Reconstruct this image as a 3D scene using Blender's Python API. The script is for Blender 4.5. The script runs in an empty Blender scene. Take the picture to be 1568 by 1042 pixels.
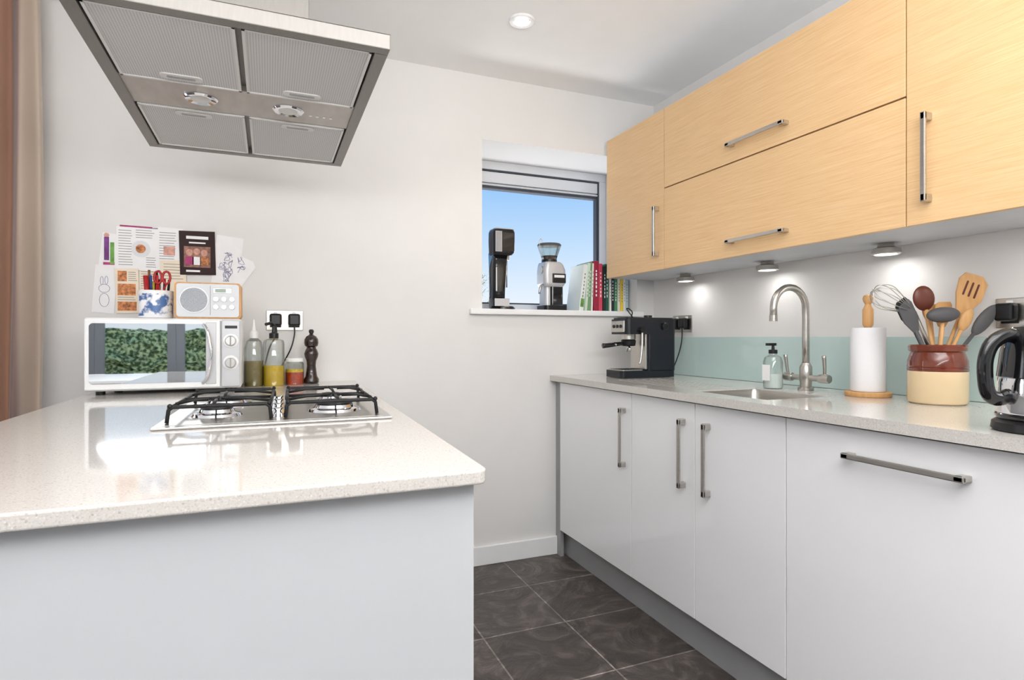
import bpy, bmesh, math, random
from mathutils import Vector, Matrix, Euler
random.seed(7)
scene=bpy.context.scene
CAMZ=1.11
YAW=math.radians(22.46)
ZOOM=None

# ------------------------------------------------------------ materials
def newmat(name):
    m=bpy.data.materials.new(name); m.use_nodes=True
    nt=m.node_tree; b=nt.nodes['Principled BSDF']
    return m,nt,b
def P(name,col,rough=0.5,metal=0.0,var=0.04,vscale=8.0,bump=0.0,bscale=60.0,stretch=None,emit=None,estr=0,trans=0,ior=1.45,coat=0,spec=0.5,col2=None,pos=(0.3,0.7)):
    m,nt,b=newmat(name)
    b.inputs['Roughness'].default_value=rough
    b.inputs['Metallic'].default_value=metal
    b.inputs['Specular IOR Level'].default_value=spec
    b.inputs['IOR'].default_value=ior
    b.inputs['Coat Weight'].default_value=coat
    b.inputs['Coat Roughness'].default_value=0.05
    b.inputs['Transmission Weight'].default_value=trans
    tc=nt.nodes.new('ShaderNodeTexCoord'); mp=nt.nodes.new('ShaderNodeMapping')
    nt.links.new(tc.outputs['Object'],mp.inputs['Vector'])
    if stretch: mp.inputs['Scale'].default_value=stretch
    n=nt.nodes.new('ShaderNodeTexNoise'); n.inputs['Scale'].default_value=vscale; n.inputs['Detail'].default_value=4
    nt.links.new(mp.outputs['Vector'],n.inputs['Vector'])
    cr=nt.nodes.new('ShaderNodeValToRGB')
    c0=[max(0,c*(1-var)) for c in col]; c1=[min(1,c*(1+var)) for c in col]
    if col2: c0=col; c1=col2
    cr.color_ramp.elements[0].position=pos[0]; cr.color_ramp.elements[1].position=pos[1]
    cr.color_ramp.elements[0].color=(*c0,1); cr.color_ramp.elements[1].color=(*c1,1)
    nt.links.new(n.outputs['Fac'],cr.inputs['Fac']); nt.links.new(cr.outputs['Color'],b.inputs['Base Color'])
    if bump>0:
        n2=nt.nodes.new('ShaderNodeTexNoise'); n2.inputs['Scale'].default_value=bscale; n2.inputs['Detail'].default_value=3
        nt.links.new(mp.outputs['Vector'],n2.inputs['Vector'])
        bp=nt.nodes.new('ShaderNodeBump'); bp.inputs['Strength'].default_value=bump; bp.inputs['Distance'].default_value=0.002
        nt.links.new(n2.outputs['Fac'],bp.inputs['Height']); nt.links.new(bp.outputs['Normal'],b.inputs['Normal'])
    if emit:
        b.inputs['Emission Color'].default_value=(*emit,1); b.inputs['Emission Strength'].default_value=estr
        m.cycles.emission_sampling='NONE'
    return m
def srgb(r,g,b):
    f=lambda c:(c/255/12.92) if c/255<=0.04045 else ((c/255+0.055)/1.055)**2.4
    return (f(r),f(g),f(b))

M_wall=P('wall_paint',srgb(229,227,225),0.85,var=0.01)
M_ceil=P('ceiling_paint',srgb(248,248,248),0.9,var=0.01)
M_trim=P('trim_gloss_white',srgb(240,240,240),0.4,var=0.01)
M_white_gloss=P('door_white_gloss',srgb(247,247,249),0.06,var=0.003,coat=0.8)
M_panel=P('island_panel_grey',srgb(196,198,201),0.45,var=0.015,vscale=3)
M_plinth=P('plinth_grey',srgb(160,160,161),0.5,var=0.03)
M_carc=P('carcass_dark',srgb(90,90,92),0.6)
M_grey=P('carcass_grey',srgb(205,207,211),0.5)
M_steel=P('brushed_steel',srgb(196,192,186),0.28,1.0,var=0.06,vscale=30,stretch=(1,1,12))
M_hoodlift=P('hood_steel_lightened',srgb(188,182,176),0.4,0.55,var=0.08,vscale=14,stretch=(3,1,1))  # hood steel lightened to make up for weak light on the underside
M_hooddim=P('hood_steel_darkened',srgb(138,134,130),0.42,0.6,var=0.04,vscale=25,stretch=(8,1,1))  # same steel darkened to offset strong light on rim and chimney
M_chrome=P('chrome',srgb(225,225,228),0.06,1.0,var=0.01)
M_satin=P('satin_steel',srgb(205,203,200),0.3,0.9,var=0.03)
M_black=P('black_plastic',srgb(22,22,25),0.32,var=0.1)
M_blackgl=P('black_gloss',srgb(14,14,17),0.1,var=0.1,coat=0.5)
M_navy=P('machine_blueblack',srgb(24,26,34),0.25,var=0.1)
M_iron=P('cast_iron',srgb(20,20,22),0.5,var=0.15)
M_mirror=P('mirror_glass',srgb(225,228,230),0.015,1.0,var=0.0)
M_whitepl=P('white_plastic',srgb(240,240,240),0.3,var=0.005)
M_silverpl=P('silver_plastic',srgb(200,200,203),0.35,0.3,var=0.02)
M_radio=P('radio_fascia',srgb(216,218,222),0.35,var=0.01)
M_splash=P('splash_glass',srgb(192,214,211),0.06,var=0.01,coat=0.6)
M_emit=P('lamp_lens',(1,0.97,0.93),0.5,emit=(1,0.97,0.93),estr=6)
M_lightfr=P('filter_frame',srgb(222,220,217),0.4,0.2,var=0.03)
M_wood=P('light_wood',srgb(206,158,104),0.5,var=0.12,vscale=12,stretch=(6,6,1))
M_woodd=P('dark_red_wood',srgb(98,48,34),0.35,var=0.15,vscale=20)
M_pepper=P('pepper_mill_wood',srgb(38,24,20),0.18,var=0.2,coat=0.5)
M_cream=P('cream_glaze',srgb(222,198,158),0.25,var=0.04,coat=0.4)
M_brown=P('brown_glaze',srgb(112,48,28),0.15,var=0.3,vscale=14,coat=0.7)
M_paper=P('paper_white',srgb(238,238,238),0.8,var=0.01)
M_roll=P('paper_roll',srgb(236,236,238),0.95,var=0.01,bump=0.4,bscale=120)
M_red=P('red',srgb(170,32,34),0.4)
M_blk_rub=P('rubber_grey',srgb(82,80,82),0.6)
M_oil=P('olive_oil',srgb(216,180,34),0.12,var=0.06)
M_vine=P('vinegar',srgb(128,112,62),0.12,var=0.1)
M_blind=P('blind_fabric',srgb(205,207,211),0.6,var=0.02)
M_frame=P('window_frame_grey',srgb(218,220,224),0.4,var=0.01)
M_framed=P('patio_frame_grey',srgb(112,116,122),0.4,var=0.01)
M_gasket=P('gasket_dark',srgb(62,66,74),0.5)
def glassmat(name,tint=(1,1,1),refl=0.08,k=.6):
    m=bpy.data.materials.new(name); m.use_nodes=True; nt=m.node_tree
    for n in list(nt.nodes): nt.nodes.remove(n)
    o=nt.nodes.new('ShaderNodeOutputMaterial'); mx=nt.nodes.new('ShaderNodeMixShader')
    t=nt.nodes.new('ShaderNodeBsdfTransparent'); g=nt.nodes.new('ShaderNodeBsdfGlossy')
    t.inputs['Color'].default_value=(*tint,1); g.inputs['Roughness'].default_value=0.03
    lw=nt.nodes.new('ShaderNodeLayerWeight'); lw.inputs['Blend'].default_value=0.25
    ma=nt.nodes.new('ShaderNodeMath'); ma.operation='MULTIPLY_ADD'; ma.inputs[1].default_value=k; ma.inputs[2].default_value=refl
    nt.links.new(lw.outputs['Fresnel'],ma.inputs[0]); nt.links.new(ma.outputs[0],mx.inputs['Fac'])
    nt.links.new(t.outputs[0],mx.inputs[1]); nt.links.new(g.outputs[0],mx.inputs[2]); nt.links.new(mx.outputs[0],o.inputs['Surface'])
    return m
M_glass=glassmat('clear_glass',(0.93,0.96,0.95))
M_winglass=glassmat('window_glass',(1.0,1.0,1.0),0.0,.15)

def quartz():
    m,nt,b=newmat('quartz_worktop')
    tc=nt.nodes.new('ShaderNodeTexCoord')
    v=nt.nodes.new('ShaderNodeTexVoronoi'); v.inputs['Scale'].default_value=420
    n=nt.nodes.new('ShaderNodeTexNoise'); n.inputs['Scale'].default_value=380; n.inputs['Detail'].default_value=2
    nt.links.new(tc.outputs['Object'],v.inputs['Vector']); nt.links.new(tc.outputs['Object'],n.inputs['Vector'])
    cr=nt.nodes.new('ShaderNodeValToRGB'); e=cr.color_ramp.elements
    e[0].position=0.28; e[0].color=(*srgb(190,184,177),1)
    e[1].position=0.42; e[1].color=(*srgb(209,204,198),1)
    x=cr.color_ramp.elements.new(0.62); x.color=(*srgb(212,207,202),1)
    y=cr.color_ramp.elements.new(0.74); y.color=(*srgb(230,227,224),1)
    nt.links.new(n.outputs['Fac'],cr.inputs['Fac'])
    cr2=nt.nodes.new('ShaderNodeValToRGB'); f=cr2.color_ramp.elements
    f[0].position=0.0; f[0].color=(0.42,0.39,0.36,1); f[1].position=0.06; f[1].color=(1,1,1,1)
    sp=nt.nodes.new('ShaderNodeSeparateColor'); nt.links.new(v.outputs['Color'],sp.inputs[0]); nt.links.new(sp.outputs[0],cr2.inputs['Fac'])
    mx=nt.nodes.new('ShaderNodeMix'); mx.data_type='RGBA'; mx.blend_type='MULTIPLY'; mx.inputs[0].default_value=0.42
    nt.links.new(cr.outputs['Color'],mx.inputs[6]); nt.links.new(cr2.outputs['Color'],mx.inputs[7])
    nt.links.new(mx.outputs[2],b.inputs['Base Color'])
    b.inputs['Roughness'].default_value=0.06; b.inputs['Specular IOR Level'].default_value=0.65
    return m
M_quartz=quartz()
def oak():
    m,nt,b=newmat('oak_veneer')
    tc=nt.nodes.new('ShaderNodeTexCoord'); mp=nt.nodes.new('ShaderNodeMapping'); mp.inputs['Scale'].default_value=(1,1.3,70)
    nt.links.new(tc.outputs['Object'],mp.inputs['Vector'])
    n=nt.nodes.new('ShaderNodeTexNoise'); n.inputs['Scale'].default_value=5; n.inputs['Detail'].default_value=7; n.inputs['Roughness'].default_value=0.7
    nt.links.new(mp.outputs['Vector'],n.inputs['Vector'])
    cr=nt.nodes.new('ShaderNodeValToRGB'); e=cr.color_ramp.elements
    e[0].position=0.3; e[0].color=(*srgb(214,172,122),1); e[1].position=0.66; e[1].color=(*srgb(232,197,151),1)
    nt.links.new(n.outputs['Fac'],cr.inputs['Fac']); nt.links.new(cr.outputs['Color'],b.inputs['Base Color'])
    b.inputs['Roughness'].default_value=0.33
    return m
M_oak=oak()
def tiles():
    m,nt,b=newmat('slate_tiles')
    tc=nt.nodes.new('ShaderNodeTexCoord'); mp=nt.nodes.new('ShaderNodeMapping'); mp.inputs['Location'].default_value=(-0.05,-0.24,0)
    nt.links.new(tc.outputs['Object'],mp.inputs['Vector'])
    br=nt.nodes.new('ShaderNodeTexBrick'); br.offset=0; br.squash=1
    br.inputs['Scale'].default_value=1; br.inputs['Mortar Size'].default_value=0.003; br.inputs['Mortar Smooth'].default_value=0.1
    br.inputs['Brick Width'].default_value=0.34; br.inputs['Row Height'].default_value=0.36
    br.inputs['Color1'].default_value=(*srgb(84,77,73),1); br.inputs['Color2'].default_value=(*srgb(68,61,58),1); br.inputs['Mortar'].default_value=(*srgb(140,133,128),1)
    nt.links.new(mp.outputs['Vector'],br.inputs['Vector'])
    n=nt.nodes.new('ShaderNodeTexNoise'); n.inputs['Scale'].default_value=5; n.inputs['Detail'].default_value=12; n.inputs['Distortion'].default_value=3.0; n.inputs['Roughness'].default_value=0.75
    nt.links.new(tc.outputs['Object'],n.inputs['Vector'])
    cr=nt.nodes.new('ShaderNodeValToRGB'); e=cr.color_ramp.elements
    e[0].position=0.42; e[0].color=(0.36,0.35,0.34,1); e[1].position=0.60; e[1].color=(1,1,1,1)
    x=cr.color_ramp.elements.new(0.52); x.color=(0.56,0.55,0.54,1)
    nt.links.new(n.outputs['Fac'],cr.inputs['Fac'])
    mx=nt.nodes.new('ShaderNodeMix'); mx.data_type='RGBA'; mx.blend_type='MULTIPLY'; mx.inputs[0].default_value=1.0; mx.clamp_result=False
    nt.links.new(br.outputs['Color'],mx.inputs[6]); nt.links.new(cr.outputs['Color'],mx.inputs[7])
    ml=nt.nodes.new('ShaderNodeMix'); ml.data_type='RGBA'; ml.blend_type='MULTIPLY'; ml.inputs[0].default_value=1.0; ml.inputs[7].default_value=(1.9,1.9,1.9,1)
    nt.links.new(mx.outputs[2],ml.inputs[6]); nt.links.new(ml.outputs[2],b.inputs['Base Color'])
    b.inputs['Roughness'].default_value=0.28
    bp=nt.nodes.new('ShaderNodeBump'); bp.inputs['Strength'].default_value=0.8; bp.inputs['Distance'].default_value=0.008
    nt.links.new(n.outputs['Fac'],bp.inputs['Height']); nt.links.new(bp.outputs['Normal'],b.inputs['Normal'])
    return m
M_tiles=tiles()
def meshfilter():
    m,nt,b=newmat('grease_filter_mesh')
    tc=nt.nodes.new('ShaderNodeTexCoord')
    v=nt.nodes.new('ShaderNodeTexChecker'); v.inputs['Scale'].default_value=260
    mp=nt.nodes.new('ShaderNodeMapping'); mp.inputs['Rotation'].default_value=(0,0,0.785)
    nt.links.new(tc.outputs['Object'],mp.inputs['Vector']); nt.links.new(mp.outputs['Vector'],v.inputs['Vector'])
    v.inputs['Color1'].default_value=(*srgb(218,217,216),1); v.inputs['Color2'].default_value=(*srgb(186,185,184),1)
    nt.links.new(v.outputs['Color'],b.inputs['Base Color']); b.inputs['Metallic'].default_value=0.15; b.inputs['Roughness'].default_value=0.5
    return m
M_mesh=meshfilter()
def curtainmat():
    m,nt,b=newmat('curtain_fabric')
    tc=nt.nodes.new('ShaderNodeTexCoord'); sp=nt.nodes.new('ShaderNodeSeparateXYZ'); nt.links.new(tc.outputs['Object'],sp.inputs[0])
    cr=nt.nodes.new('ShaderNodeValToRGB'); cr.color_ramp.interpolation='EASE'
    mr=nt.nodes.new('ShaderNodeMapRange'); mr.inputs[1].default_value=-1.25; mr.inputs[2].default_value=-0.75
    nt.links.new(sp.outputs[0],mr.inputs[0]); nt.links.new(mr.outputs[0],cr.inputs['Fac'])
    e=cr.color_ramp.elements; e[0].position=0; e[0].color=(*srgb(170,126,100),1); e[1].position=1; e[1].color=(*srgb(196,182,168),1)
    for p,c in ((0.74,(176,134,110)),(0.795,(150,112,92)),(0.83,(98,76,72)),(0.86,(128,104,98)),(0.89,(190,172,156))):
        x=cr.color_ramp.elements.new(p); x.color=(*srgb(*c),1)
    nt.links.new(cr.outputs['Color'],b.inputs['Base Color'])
    b.inputs['Roughness'].default_value=0.9; b.inputs['Sheen Weight'].default_value=0.3
    return m
M_curtain=curtainmat()
M_cupblue=P('cup_blue_print',srgb(238,238,240),0.25,vscale=34,col2=srgb(78,112,165),pos=(0.5,0.6))
M_hedge=P('hedge_leaves',srgb(52,70,36),0.8,vscale=22,col2=srgb(176,192,140),pos=(.42,.60))
M_pave=P('pale_paving',srgb(215,212,205),0.9,var=0.05,vscale=3)

# ------------------------------------------------------------ builder
class B:
    def __init__(s,name): s.name=name; s.bm=bmesh.new(); s.mats=[]
    def mi(s,m):
        if m not in s.mats: s.mats.append(m)
        return s.mats.index(m)
    def add(s,t,mat,smooth=False,M=None):
        if M is not None: bmesh.ops.transform(t,matrix=M,verts=t.verts)
        i=s.mi(mat)
        bmesh.ops.recalc_face_normals(t,faces=t.faces)
        for f in t.faces: f.material_index=i; f.smooth=smooth
        me=bpy.data.meshes.new('t'); t.to_mesh(me); t.free(); s.bm.from_mesh(me); bpy.data.meshes.remove(me)
    def box(s,x0,x1,y0,y1,z0,z1,mat,bev=0,seg=2,M=None):
        t=bmesh.new(); bmesh.ops.create_cube(t,size=1)
        bmesh.ops.scale(t,vec=(abs(x1-x0),abs(y1-y0),abs(z1-z0)),verts=t.verts)
        bmesh.ops.translate(t,vec=((x0+x1)/2,(y0+y1)/2,(z0+z1)/2),verts=t.verts)
        if bev>0: bmesh.ops.bevel(t,geom=list(t.edges),offset=bev,segments=seg,affect='EDGES',profile=0.5)
        s.add(t,mat,False,M)
    def rbox(s,x0,x1,y0,y1,z0,z1,mat,r,axis='z',seg=6,M=None):
        t=bmesh.new(); bmesh.ops.create_cube(t,size=1)
        bmesh.ops.scale(t,vec=(abs(x1-x0),abs(y1-y0),abs(z1-z0)),verts=t.verts)
        bmesh.ops.translate(t,vec=((x0+x1)/2,(y0+y1)/2,(z0+z1)/2),verts=t.verts)
        k='xyz'.index(axis)
        ed=[e for e in t.edges if abs((e.verts[0].co-e.verts[1].co).normalized()[k])>0.9]
        bmesh.ops.bevel(t,geom=ed,offset=r,segments=seg,affect='EDGES',profile=0.5)
        s.add(t,mat,False,M)
    def lathe(s,prof,c,mat,segs=32,M=None,smooth=True,sy=1.0):
        t=bmesh.new(); rings=[]
        for r,z in prof:
            if r<=1e-6: rings.append([t.verts.new((0,0,z))])
            else: rings.append([t.verts.new((r*math.cos(2*math.pi*i/segs),sy*r*math.sin(2*math.pi*i/segs),z)) for i in range(segs)])
        for a,b in zip(rings[:-1],rings[1:]):
            if len(a)==1 and len(b)==1: continue
            for i in range(segs):
                j=(i+1)%segs
                if len(a)==1: t.faces.new((a[0],b[i],b[j]))
                elif len(b)==1: t.faces.new((a[i],a[j],b[0]))
                else: t.faces.new((a[i],a[j],b[j],b[i]))
        if len(rings[0])>1: t.faces.new(rings[0])
        if len(rings[-1])>1: t.faces.new(rings[-1])
        T=Matrix.Translation(c)
        if M is not None: T=T@M
        i=s.mi(mat); bmesh.ops.recalc_face_normals(t,faces=t.faces)
        bmesh.ops.transform(t,matrix=T,verts=t.verts)
        for f in t.faces:
            f.material_index=i; f.smooth=smooth and len(f.verts)<=4
        me=bpy.data.meshes.new('t'); 
        for e in t.edges:
            if len(e.link_faces)==2 and e.calc_face_angle(0)>0.6: e.smooth=False
        t.to_mesh(me); t.free(); s.bm.from_mesh(me); bpy.data.meshes.remove(me)
    def cyl(s,c,r,h,mat,axis='z',segs=28,bev=0.0,r2=None):
        r2=r if r2 is None else r2
        pr=[(r,0),(r2,h)] if bev==0 else [(r-bev,0),(r,bev),(r2,h-bev),(r2-bev,h)]
        pr=[(0,pr[0][1])]+pr+[(0,pr[-1][1])]
        M={'z':Matrix(),'x':Matrix.Rotation(math.pi/2,4,'Y'),'y':Matrix.Rotation(-math.pi/2,4,'X'),'-y':Matrix.Rotation(math.pi/2,4,'X'),'-x':Matrix.Rotation(-math.pi/2,4,'Y'),'-z':Matrix.Rotation(math.pi,4,'X')}[axis]
        s.lathe(pr,c,mat,segs,M)
    def tube(s,pts,r,mat,segs=10,closed=False,smoothn=0,flat=1.0):
        P_=[Vector(p) for p in pts]
        if smoothn:
            out=[]; n=len(P_)
            rng=range(n) if closed else range(n-1)
            for i in rng:
                p0=P_[(i-1)%n] if (closed or i>0) else P_[0]; p1=P_[i]; p2=P_[(i+1)%n]; p3=P_[(i+2)%n] if (closed or i+2<n) else P_[-1]
                for k in range(smoothn):
                    u=k/smoothn
                    out.append(0.5*((2*p1)+(-p0+p2)*u+(2*p0-5*p1+4*p2-p3)*u*u+(-p0+3*p1-3*p2+p3)*u**3))
            if not closed: out.append(P_[-1])
            P_=out
        n=len(P_); rr=r if isinstance(r,(list,tuple)) else [r]*n
        if len(rr)!=n: rr=[rr[0]+(rr[-1]-rr[0])*i/(n-1) for i in range(n)]
        t=bmesh.new(); rings=[]; up=None
        for i,p in enumerate(P_):
            if closed: d=(P_[(i+1)%n]-P_[i-1]).normalized()
            else: d=(P_[min(i+1,n-1)]-P_[max(i-1,0)]).normalized()
            if up is None:
                up=Vector((0,0,1)) if abs(d.z)<0.9 else Vector((1,0,0))
            up=(up-d*up.dot(d)).normalized(); sd=d.cross(up)
            rings.append([t.verts.new(p+(up*math.cos(2*math.pi*k/segs)*flat+sd*math.sin(2*math.pi*k/segs))*rr[i]) for k in range(segs)])
        m=n if closed else n-1
        for i in range(m):
            a=rings[i]; b=rings[(i+1)%n]
            for k in range(segs):
                j=(k+1)%segs; t.faces.new((a[k],a[j],b[j],b[k]))
        if not closed: t.faces.new(rings[0]); t.faces.new(rings[-1])
        s.add(t,mat,True)
    def prism(s,poly,z0,z1,mat,M=None,bev=0,seg=2):
        t=bmesh.new()
        v=[t.verts.new((p[0],p[1],z0)) for p in poly]; f=t.faces.new(v)
        r=bmesh.ops.extrude_face_region(t,geom=[f]); vs=[g for g in r['geom'] if isinstance(g,bmesh.types.BMVert)]
        bmesh.ops.translate(t,vec=(0,0,z1-z0),verts=vs)
        if bev>0: bmesh.ops.bevel(t,geom=list(t.edges),offset=bev,segments=seg,affect='EDGES',profile=0.5)
        s.add(t,mat,False,M)
    def ball(s,c,r,mat,sc=(1,1,1),M=None,sub=3):
        t=bmesh.new(); bmesh.ops.create_icosphere(t,subdivisions=sub,radius=r)
        bmesh.ops.scale(t,vec=sc,verts=t.verts)
        if M is not None: bmesh.ops.transform(t,matrix=M,verts=t.verts)
        bmesh.ops.translate(t,vec=c,verts=t.verts)
        s.add(t,mat,True)
    def done(s):
        me=bpy.data.meshes.new(s.name); s.bm.to_mesh(me); s.bm.free()
        for m in s.mats: me.materials.append(m)
        o=bpy.data.objects.new(s.name,me); scene.collection.objects.link(o)
        return o

# ------------------------------------------------------------ room shell
XR=1.97; YB=2.71; ZC=2.39; XL=-2.9; YR=-2.9
b=B('floor'); b.box(XL-.1,XR+.1,YR-.1,3.12,-0.1,0,M_tiles); b.done()
b=B('ceiling'); b.box(XL-.1,XR+.1,YR-.1,3.12,ZC,ZC+.1,M_ceil); b.done()
b=B('wall_right'); b.box(XR,XR+.1,YR-.1,3.12,0,ZC,M_wall); b.done()
b=B('wall_left'); b.box(XL-.1,XL,YR-.1,3.12,0,ZC,M_wall); b.done()
b=B('wall_back')
WX0,WX1,WZ0,WZ1=0.962,1.86,1.222,2.08
for (x0,x1,z0,z1) in [(XL,-2.6,0,ZC),(-2.6,-.97,2.12,ZC),(-.97,WX0,0,ZC),(WX0,WX1,0,WZ0),(WX0,WX1,WZ1,ZC),(WX1,XR,0,ZC)]:
    b.box(x0,x1,YB,3.12,z0,z1,M_wall)
b.done()
b=B('wall_rear')
for (x0,x1,z0,z1) in [(XL,-2.5,0,ZC),(-2.5,-.2,2.12,ZC),(-.2,XR,0,ZC)]:
    b.box(x0,x1,YR-.1,YR,z0,z1,M_wall)
b.done()
b=B('baseboard_back'); b.box(0.35,1.40,YB-.016,YB,0,0.092,M_trim,0.003); b.box(-.97,-.58,YB-.016,YB,0,0.092,M_trim,0.003); b.done()
b=B('trim_sill'); b.box(0.895,1.885,YB-.03,YB-.0005,1.222,1.25,M_trim,0.005,3); b.box(WX0,WX1,YB-.001,3.04,1.224,1.25,M_trim); b.done()
b=B('window_1')
y0,y1=3.03,3.09
def frame(b,x0,x1,z0,z1,w,y0,y1,mat,bev=0.003):
    b.box(x0,x1,y0,y1,z1-w,z1,mat,bev); b.box(x0,x1,y0,y1,z0,z0+w,mat,bev)
    b.box(x0,x0+w,y0,y1,z0+w,z1-w,mat,bev); b.box(x1-w,x1,y0,y1,z0+w,z1-w,mat,bev)
frame(b,WX0,WX1,1.25,WZ1,.045,y0,y1,M_frame)
frame(b,WX0+.045,WX1-.045,1.295,WZ1-.045,.008,y0+.005,y1,M_gasket,0.001)
b.box(WX0+.05,WX1-.05,y0+.01,y1,1.965,2.026,M_frame,0.004)
b.box(WX0+.05,WX1-.05,y0+.008,y1,1.948,1.96,M_blind,0.004)
b.box(WX0+.05,WX1-.05,y0+.012,y1,1.933,1.946,M_gasket,0.002)
b.box(WX1-.060,WX1-.052,y0+.01,y0+.03,1.30,1.94,M_gasket,0.002)
b.box(WX0+.05,WX1-.05,y0+.03,y0+.034,1.29,2.03,M_winglass)
b.done()
def patio(name,x0,x1,ya,yb,mat,fw=.06):
    b=B(name)
    n=3; w=(x1-x0)/n
    for i in range(n):
        frame(b,x0+i*w,x0+(i+1)*w,0.0,2.12,fw,ya,yb,mat)
    b.done()
patio('window_2',-2.6,-.97,2.98,3.04,M_frame)
patio('window_3',-2.5,-.2,YR-.08,YR-.02,M_framed,.085)

def downlight(x,y,lamp=True):
    b=B('ceiling_downlight')
    b.lathe([(0.034,ZC+.0),(0.034,ZC-.006),(0.05,ZC-.008),(0.053,ZC-.004),(0.053,ZC+.0)],(x,y,0),M_whitepl,40)
    b.lathe([(0,ZC-.009),(0.031,ZC-.009),(0.031,ZC-.006),(0,ZC-.006)],(x,y,0),M_emit,32)
    b.done()
    l=bpy.data.lights.new('dl','SPOT'); l.energy=10; l.spot_size=2.0; l.spot_blend=0.8; l.shadow_soft_size=0.04; l.color=(1,.97,.92)
    o=bpy.data.objects.new('downlight_lamp',l); o.location=(x,y,ZC-.02); scene.collection.objects.link(o)
downlight(0.942,2.175)

# ------------------------------------------------------------ handles
def handle(b,axis,p,length,out=0.032):
    x,y,z=p
    if axis=='z':
        b.box(x-out,x-out+.009,y-.007,y+.007,z-length/2,z+length/2,M_steel,0.0025)
        for s_ in (-1,1):
            zz=z+s_*(length/2-.011); b.box(x-out,x,y-.007,y+.007,zz-.011,zz+.011,M_steel,0.003)
    else:
        b.box(x-out,x-out+.009,y-length/2,y+length/2,z-.007,z+.007,M_steel,0.0025)
        for s_ in (-1,1):
            yy=y+s_*(length/2-.011); b.box(x-out,x,yy-.011,yy+.011,z-.007,z+.007,M_steel,0.003)

SX0,SX1,SY0,SY1=1.425,1.715,1.38,1.72
b=B('base_cabinets')
XD=1.36
b.box(XD+.022,XR-.002,.052,SY0-.03,.13,.888,M_carc)
b.box(XD+.022,XR-.002,SY1+.03,YB-.002,.13,.888,M_carc)
b.box(XD+.022,XD+.036,SY0-.03,SY1+.03,.13,.888,M_carc)
b.box(XD+.036,XR-.002,SY0-.03,SY1+.03,.13,.15,M_carc)
b.box(1.402,1.42,.052,YB-.002,0.0,.13,M_plinth)
b.box(XD+.004,XD+.022,2.655,YB-.002,.0,.888,M_plinth)
g=.0016
for (ya,yb) in [(2.02,2.655),(1.636,2.02),(1.249,1.636),(.649,1.249),(.052,.649)]:
    b.box(XD,XD+.02,ya+g,yb-g,.135,.881,M_white_gloss,0.0015)
handle(b,'z',(XD,2.067,.697),.245)
handle(b,'z',(XD,1.69,.70),.245)
handle(b,'z',(XD,1.563,.70),.245)
handle(b,'y',(XD,.91,.813),.285)
handle(b,'y',(XD,.35,.813),.285)
b.done()
b=B('quartz_worktop')
zt,zb=.916,.8885
b.box(1.33,SX0,.05,YB-.001,zb,zt,M_quartz,0.0); b.box(SX1,XR-.001,.05,YB-.001,zb,zt,M_quartz)
b.box(SX0,SX1,.05,SY0,zb,zt,M_quartz); b.box(SX0,SX1,SY1,YB-.001,zb,zt,M_quartz)
Mgroove=P('drainer_groove',srgb(190,184,176),0.15)
for i in range(6):
    x=1.47+i*.042
    b.rbox(x-.005,x+.005,1.80,2.28,zt-.001,zt+.0005,Mgroove,.0045,'z')
b.done()
b=B('kitchen_sink')
def rrect(x0,x1,y0,y1,r,n=6):
    pts=[]
    for cx,cy,a0 in ((x1-r,y1-r,0),(x0+r,y1-r,90),(x0+r,y0+r,180),(x1-r,y0+r,270)):
        for k in range(n+1):
            a=math.radians(a0+90*k/n); pts.append((cx+r*math.cos(a),cy+r*math.sin(a)))
    return pts
def loft(b,rings,mat,cap0=False,cap1=True,smooth=True):
    t=bmesh.new(); R=[[t.verts.new(p) for p in ring] for ring in rings]
    n=len(R[0])
    for a,c in zip(R[:-1],R[1:]):
        for i in range(n): t.faces.new((a[i],a[(i+1)%n],c[(i+1)%n],c[i]))
    if cap0: t.faces.new(R[0])
    if cap1: t.faces.new(R[-1])
    b.add(t,mat,smooth)
rg=[]
for (ins,z,r) in [(.001,.912,.02),(.002,.889,.035),(.006,.75,.035),(.02,.725,.04),(.05,.72,.04)]:
    rg.append([(x,y,z) for x,y in rrect(SX0+ins,SX1-ins,SY0+ins,SY1-ins,r)])
loft(b,rg,M_steel)
b.cyl(((SX0+SX1)/2,(SY0+SY1)/2,.7205),.035,.003,M_chrome)
b.done()
b=B('kitchen_tap'); tx,ty=1.825,1.585
b.lathe([(0,0),(.027,0),(.027,.008),(.02,.012),(.02,.03),(.022,.035),(.022,.085),(.018,.092),(.014,.1),(0,.1)],(tx,ty,.9165),M_steel,32)
pts=[(tx,ty,1.0),(tx,ty,1.1),(tx,ty,1.19)]
R_=.077
for k in range(1,13):
    a=math.pi*k/12; pts.append((tx-R_+R_*math.cos(a),ty+.004*k/12,1.215+R_*math.sin(a)))
pts.append((tx-2*R_,ty+.004,1.178))
b.tube(pts,.0125,M_steel,16)
b.cyl((tx-2*R_,ty+.004,1.168),.0138,.022,M_steel)
for s_ in (-1,1):
    b.cyl((tx,ty,.962),.011,.072,M_steel,'y' if s_>0 else '-y')
    yy=ty+s_*.078
    b.lathe([(0,-.02),(.015,-.02),(.0165,-.015),(.0165,.015),(.014,.02),(0,.02)],(tx,yy,.962),M_steel,24,Matrix.Rotation(math.pi/2,4,'X'))
    b.tube([(tx,yy,.965),(tx-.004,yy+s_*.004,1.0),(tx-.01,yy+s_*.006,1.045)],[.005,.0075],M_steel,12,smoothn=4)
b.done()
b=B('glass_splashback'); b.box(XR-.008,XR-.001,.05,2.56,.917,1.112,M_splash,0.001); b.done()

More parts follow.
